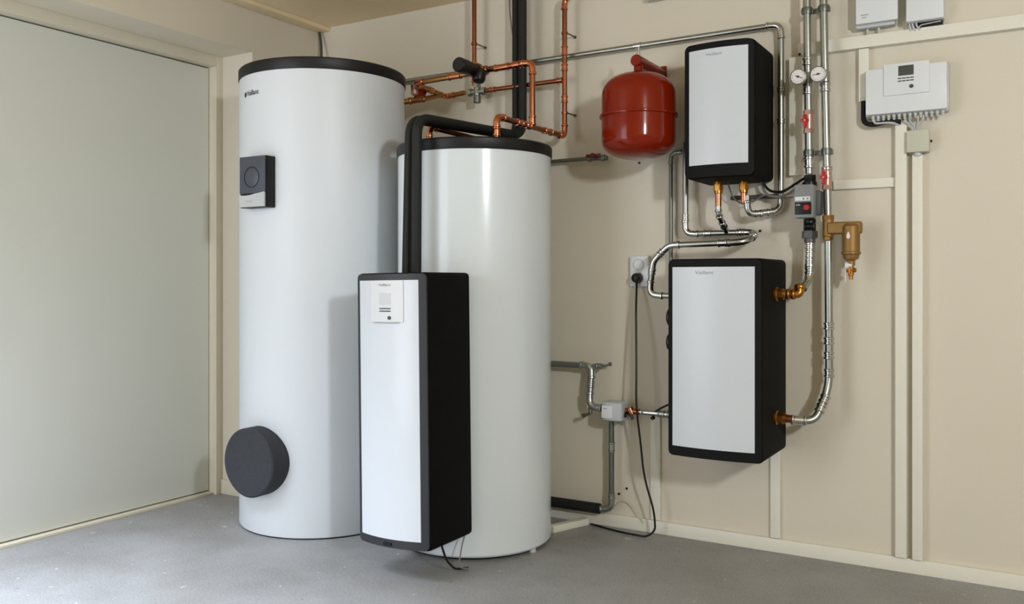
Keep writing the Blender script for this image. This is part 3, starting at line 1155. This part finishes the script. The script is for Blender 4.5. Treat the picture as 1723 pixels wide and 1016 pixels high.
# ------------------------------------------------------------------ red expansion vessel
vx, vy = -1.345, -.25
VR = .143
t = thing('expansion_vessel', 'glossy red expansion vessel hanging from a red arm on the wall', 'vessel', (vx, vy, 1.52))
prof = []
z_lo, z_hi = 1.518, 1.852
for k in range(13):
    a = PI / 2 * k / 12
    prof.append((VR * math.sin(a) ** .75, z_lo + .075 * (1 - math.cos(a))))
prof += [(VR * 1.003, z_lo + .12), (VR * 1.003, z_hi - .12)]
for k in range(12, -1, -1):
    a = PI / 2 * k / 12
    prof.append((VR * math.sin(a) ** .75, z_hi - .085 * (1 - math.cos(a))))
obj('shell', lathe(new(), prof, (vx, vy, 0), seg=96), 'red', t)
b = new()
lathe(b, [(VR * .99, -.006), (VR + .008, -.005), (VR + .0095, 0), (VR + .008, .005), (VR * .99, .006)], (vx, vy, 1.684), seg=96)
obj('clamp_band', b, 'red', t)
za = 1.898
b = new()
cyl(b, (vx, vy - .028, za), (vx, -.014, za), .0225, seg=32, bev=.003)
cyl(b, (vx, vy, za), (vx, vy, z_hi - .01), .018, seg=24)
lathe(b, [(.018, 1.862), (.03, 1.853), (.03, 1.848)], (vx, vy, 0), seg=24)
obj('arm', b, 'red', t)
b = new()
box(b, vx - .030, vx + .022, -.014, 0, za - .075, za + .03, .002)
obj('wall_bracket', b, 'red', t)
b = new()
cyl(b, (vx, vy, za + .02), (vx, vy, za + .034), .007, seg=12)
cyl(b, (vx, vy, za + .034), (vx, vy, za + .058), .0045, seg=12)
obj('valve_stem', b, 'foil', t)

# ------------------------------------------------------------------ controller
cx0, cx1, cz0, cz1 = -.543, -.279, 1.636, 1.803
t = thing('heating_controller', 'wide white heating controller with display, cables hanging from its underside', 'controller', ((cx0 + cx1) / 2, 0, cz0))
b = new()
box(b, cx0 - .004, cx1 + .004, -.045, 0, cz0, cz1 + .004, .006)
obj('back_box', b, 'plastic2', t)
b = new()
box(b, cx0, cx1, -.07, -.035, cz0 + .004, cz1, .006)
obj('cover', b, 'plastic', t)
b = new()
box(b, -.481, -.334, -.0755, -.066, 1.702, 1.813, .002)
fl = obj('display_flap', b, 'plastic', t)
b = new()
box(b, -.433, -.383, -.077, -.074, 1.768, 1.803, .001)
obj('screen', b, 'screen', fl, label='dark display screen')
for r_ in range(2):
    for k in range(4):
        x = -.434 + k * .0132
        b = new()
        box(b, x, x + .0112, -.0775, -.074, 1.757 - r_ * .0095, 1.7605 - r_ * .0095, .0005)
        obj('button', b, 'ink_dark', fl)
b = new()
lathe(b, [(0, 0), (.0068, 0), (.006, .005), (0, .005)], (-.3905, -.0755, 1.728), (0, -1, 0), 20)
obj('knob', b, 'ink_dark', fl)
for k in range(14):
    x = cx0 + .022 + k * .0175
    b = new()
    cyl(b, (x, -.045, cz0 + .006), (x, -.045, cz0 - .008), .006, seg=12, bev=.001)
    cyl(b, (x, -.045, cz0 - .007), (x, -.045, cz0 - .016), .004, seg=10)
    obj('cable_gland', b, 'plastic2' if k % 3 else 'beige_box', t)
cable('black cable bundle curving from the short trunking under the controller', [(-.556, -.028, 1.70), (-.556, -.03, 1.622), (-.525, -.035, 1.608), (-.47, -.04, 1.618), (-.43, -.03, 1.612)], .009, 'black', .03)
cable('grey cable beside the black bundle under the controller', [(-.52, -.045, 1.635), (-.517, -.045, 1.612), (-.46, -.05, 1.611), (-.425, -.02, 1.60)], .004, 'plastic2', .02)
for i, (xa, xb_) in enumerate(((-.415, -.392), (-.40, -.385), (-.372, -.377), (-.355, -.368))):
    cable(('first', 'second', 'third', 'fourth')[i] + ' from left of the pale thin cables between the controller and beige box', [(xa, -.045, 1.628), (xa, -.045, 1.612), (xb_, -.03, 1.592), (xb_, -.03, 1.575)], .0028, 'plastic2', .015)

# small beige junction box
b = new()
box(b, -.410, -.337, -.05, 0, 1.499, 1.577, .005)
t = thing('junction_box', 'small square beige junction box under the controller', 'junction box', (-.373, 0, 1.50))
obj('box', b, 'beige_box', t)
b = new()
cyl(b, (-.376, -.025, 1.503), (-.376, -.025, 1.487), .014, seg=16, bev=.002)
obj('cable_gland', b, 'plastic2', t)

# two boxes above the long trunking
t = thing('wireless_receiver', 'white wall box with two short cables above the long trunking, left of its neighbour', 'wall box', (-.51, 0, 1.965))
b = new()
box(b, -.582, -.448, -.04, 0, 1.962, 2.125, .008)
obj('back_box', b, 'plastic2', t)
b = new()
box(b, -.578, -.437, -.062, -.038, 1.974, 2.13, .006)
obj('cover', b, 'plastic', t)
mark(t, -.560, -.534, -.0622, 2.003, .003)
mark(t, -.556, -.540, -.0622, 1.994, .003)
for x in (-.545, -.507):
    b = new()
    cyl(b, (x, -.02, 1.968), (x + .003, -.02, 1.94), .005, seg=12)
    obj('cable_stub', b, 'beige_box', t)
t = thing('wireless_receiver', 'white wall box with black slot below it, at the top edge right of its neighbour', 'wall box', (-.35, 0, 1.96))
b = new()
box(b, -.410, -.290, -.062, 0, 1.958, 2.125, .006)
obj('cover', b, 'plastic', t)
b = new()
box(b, -.385, -.296, -.030, 0, 1.936, 1.957, .001)
obj('socket_slot', b, 'black', t)
for i, xx in enumerate((-.402, -.392, -.380)):
    b = new()
    p, _ = fillet([(xx, -.035, 1.96), (xx + .002, -.036, 1.945), (xx + .006 + .004 * i, -.034, 1.932)], .01)
    sweep(b, p, [.0032] * len(p), 8)
    obj('wire', b, 'plastic2', t)
b = new()
p, _ = fillet([(-.375, -.034, 1.937), (-.365, -.036, 1.948), (-.30, -.036, 1.953)], .01)
sweep(b, p, [.002] * len(p), 8)
obj('wire', b, 'plastic2', t)

# box at the top edge of the frame
b = new()
q0, q1 = at(1088, 2, -.03), at(1117, 0, -.03)
box(b, q0.x, q1.x + .02, -.035, 0, q0.z, q0.z + .07, .004)
tag(obj('sensor_box', b, 'beige_box'), 'small box on the wall at the very top edge above the red vessel', 'wall box')

# ------------------------------------------------------------------ socket and black lead
t = thing('wall_socket', 'white double wall socket left of the lower unit', 'socket', (-1.44, 0, 1.09))
b = new()
box(b, -1.480, -1.398, -.022, 0, 1.020, 1.148, .006)
obj('plate', b, 'plastic', t)
for z in (1.112, 1.056):
    b = new()
    lathe(b, [(.0235, 0), (.0235, .003), (.021, .003), (.019, -.006), (0, -.006)], (-1.441, -.022, z), (0, -1, 0), 32)
    obj('outlet', b, 'plastic2', t)
t = thing('power_plug', 'round black plug in the lower outlet of the wall socket', 'plug', (-1.441, -.022, 1.056))
b = new()
lathe(b, [(.019, 0), (.021, .012), (.019, .034), (.012, .038), (0, .038)], (-1.441, -.018, 1.056), (0, -1, 0), 32)
obj('body', b, 'black', t)
b = new()
cyl(b, (-1.441, -.042, 1.04), (-1.441, -.04, 1.018), .006, .004, 12)
obj('strain_relief', b, 'black', t)
yl = -.11
LP = [(-1.441, -.04, 1.02), at(1070, 520, -.08), at(1071, 620, -.12), at(1070, 685, -.13), at(1078, 745, yl), at(1083, 800, yl), at(1101, 862, -.09), at(1100, 886, -.06)]
LP[-1] = Vector((LP[-2].x + .0, -.08, .03))
LP += [Vector((LP[-1].x - .03, -.10, .006)), Vector((-1.50, -.09, .006)), Vector((-1.648, -.045, .006))]
cable('long black power lead hanging from the plug down to the floor and along the baseboard', LP, .0042, 'black', .09)

# ------------------------------------------------------------------ low pipe group between the narrow tank and the lower unit
pipe('steel_pipe', 'dull steel pipe at mid height behind the narrow tank turning down to the grey actuator', 'pipe',
     [(-2.15, -.06, .684), (-1.637, -.06, .682), (-1.637, -.085, .513), (-1.565, -.085, .511)], RS * 1.2, 'steel', [0, .028, .04, 0], True, 'foil',
     coup=((1, .45, 1.3),), group='galvanised steel pipes')
t = thing('drain_valve', 'small steel drain valve at the end of the mid height pipe', 'valve', (-1.60, -.06, .682))
b = new()
cyl(b, (-1.63, -.06, .682), (-1.585, -.06, .684), .011, seg=16)
bead(b, (-1.612, -.06, .683), (1, 0, 0), .012, .01)
bead(b, (-1.598, -.06, .683), (1, 0, 0), .012, .008)
obj('body', b, 'steel', t)
b = new()
cyl(b, (-1.588, -.06, .684), (-1.560, -.05, .692), .004, seg=10)
cyl(b, (-1.562, -.05, .692), (-1.553, -.05, .694), .008, seg=12)
obj('tip', b, 'steel_dull', t)
t = thing('drain_valve', 'small steel drain stub at the bend left of the grey actuator', 'valve', (-1.64, -.08, .48))
b = new()
cyl(b, (-1.635, -.082, .52), (-1.632, -.085, .482), .008, seg=12)
cyl(b, (-1.63, -.085, .486), (-1.662, -.085, .473), .006, seg=12)
cyl(b, (-1.657, -.085, .476), (-1.668, -.085, .471), .009, seg=12)
obj('body', b, 'steel_dull', t)

t = thing('valve_actuator', 'light grey motor actuator box between steel pipes left of the lower unit', 'actuator', (-1.51, -.10, .49))
b = new()
bowed(b, -1.562, -1.470, -.05, -.125, .468, .545, .012, .008, 12)
obj('housing', b, 'plastic2', t)
b = new()
box(b, -1.556, -1.508, -.137, -.126, .480, .530, .001)
obj('label_plate', b, 'plastic', t)
mark(t, -1.548, -1.532, -.1372, .516, .004)
b = new()
cyl(b, (-1.575, -.085, .511), (-1.558, -.085, .511), .016, seg=20)
obj('nut', b, 'black', t)
t = thing('tee_fitting', 'copper coloured tee with dark levers right of the grey actuator', 'pipe fitting', (-1.45, -.085, .508))
b = new()
cyl(b, (-1.474, -.085, .509), (-1.405, -.085, .508), .012, seg=20)
cyl(b, (-1.455, -.085, .522), (-1.440, -.085, .492), .016, seg=16, bev=.003)
obj('body', b, 'copper', t)
b = new()
cyl(b, (-1.462, -.10, .50), (-1.468, -.10, .485), .007, seg=10)
cyl(b, (-1.445, -.10, .50), (-1.432, -.10, .477), .006, seg=10)
obj('lever', b, 'black', t)
pipe('steel_pipe', 'short steel stub pipe entering the left side of the lower unit near its bottom', 'pipe',
     [(-1.405, -.085, .508), (-1.188, -.085, .506)], RS * 1.02, 'foil', .02, False, 'steel', coup=((0, .42, 2), (0, .58, 1.4)), group='galvanised steel pipes')
cable('dark cable above the steel stub pipe entering the lower unit', [(-1.36, -.09, .50), (-1.325, -.09, .525), (-1.28, -.10, .55), (-1.19, -.12, .575)], .004, 'black')
b = new()
cyl(b, (-1.355, -.085, .494), (-1.348, -.085, .482), .009, seg=12, bev=.002)
tag(obj('drain_plug', b, 'black'), 'small black plug under the steel stub pipe', 'plug')
pipe('steel_pipe', 'vertical steel pipe from the grey actuator down to the floor level insulation', 'pipe',
     [(-1.548, -.055, .475), (-1.548, -.055, .085), (-1.612, -.055, .080)], RS, 'steel_dull', .045, True, 'steel', coup=((0, .33, 3), (0, .85, 1)), group='galvanised steel pipes')
pipe('insulated_pipe', 'grey foam insulated pipe low behind the narrow tank above the baseboard', 'pipe',
     [(-1.602, -.055, .080), (-2.15, -.055, .080)], .022, 'rubber', .02, False, part='insulation')
cable('thin pale cord hanging in a loop below the grey actuator', [at(1020, 868, -.01), at(1045, 840, -.01), at(1062, 850, -.01), at(1083, 880, -.03)], .002, 'beige_box', .05)

# small dark wall plugs
for lab, x, y in (('dark wall plug hole under the red vessel', 1075, 274), ('dark wall plug hole right of the steel pipe loop', 1278.5, 388.5),
                  ('dark wall plug hole right of the beige junction box', 1566, 237), ('upper dark wall plug hole low between floor and actuator', 1054, 822),
                  ('lower dark wall plug hole beside the vertical steel pipe', 1041, 831), ('dark screw at the left end of the long trunking', 1345, 91)):
    q = at(x, y, -.004 if x != 1345 else -.036)
    b = new()
    lathe(b, [(0, 0), (.0045, 0), (.0055, -.004), (0, -.004)], (q.x, q.y, q.z), (0, -1, 0), 12)
    tag(obj('wall_plug', b, 'black'), lab, 'wall plug', 'dark wall plugs')
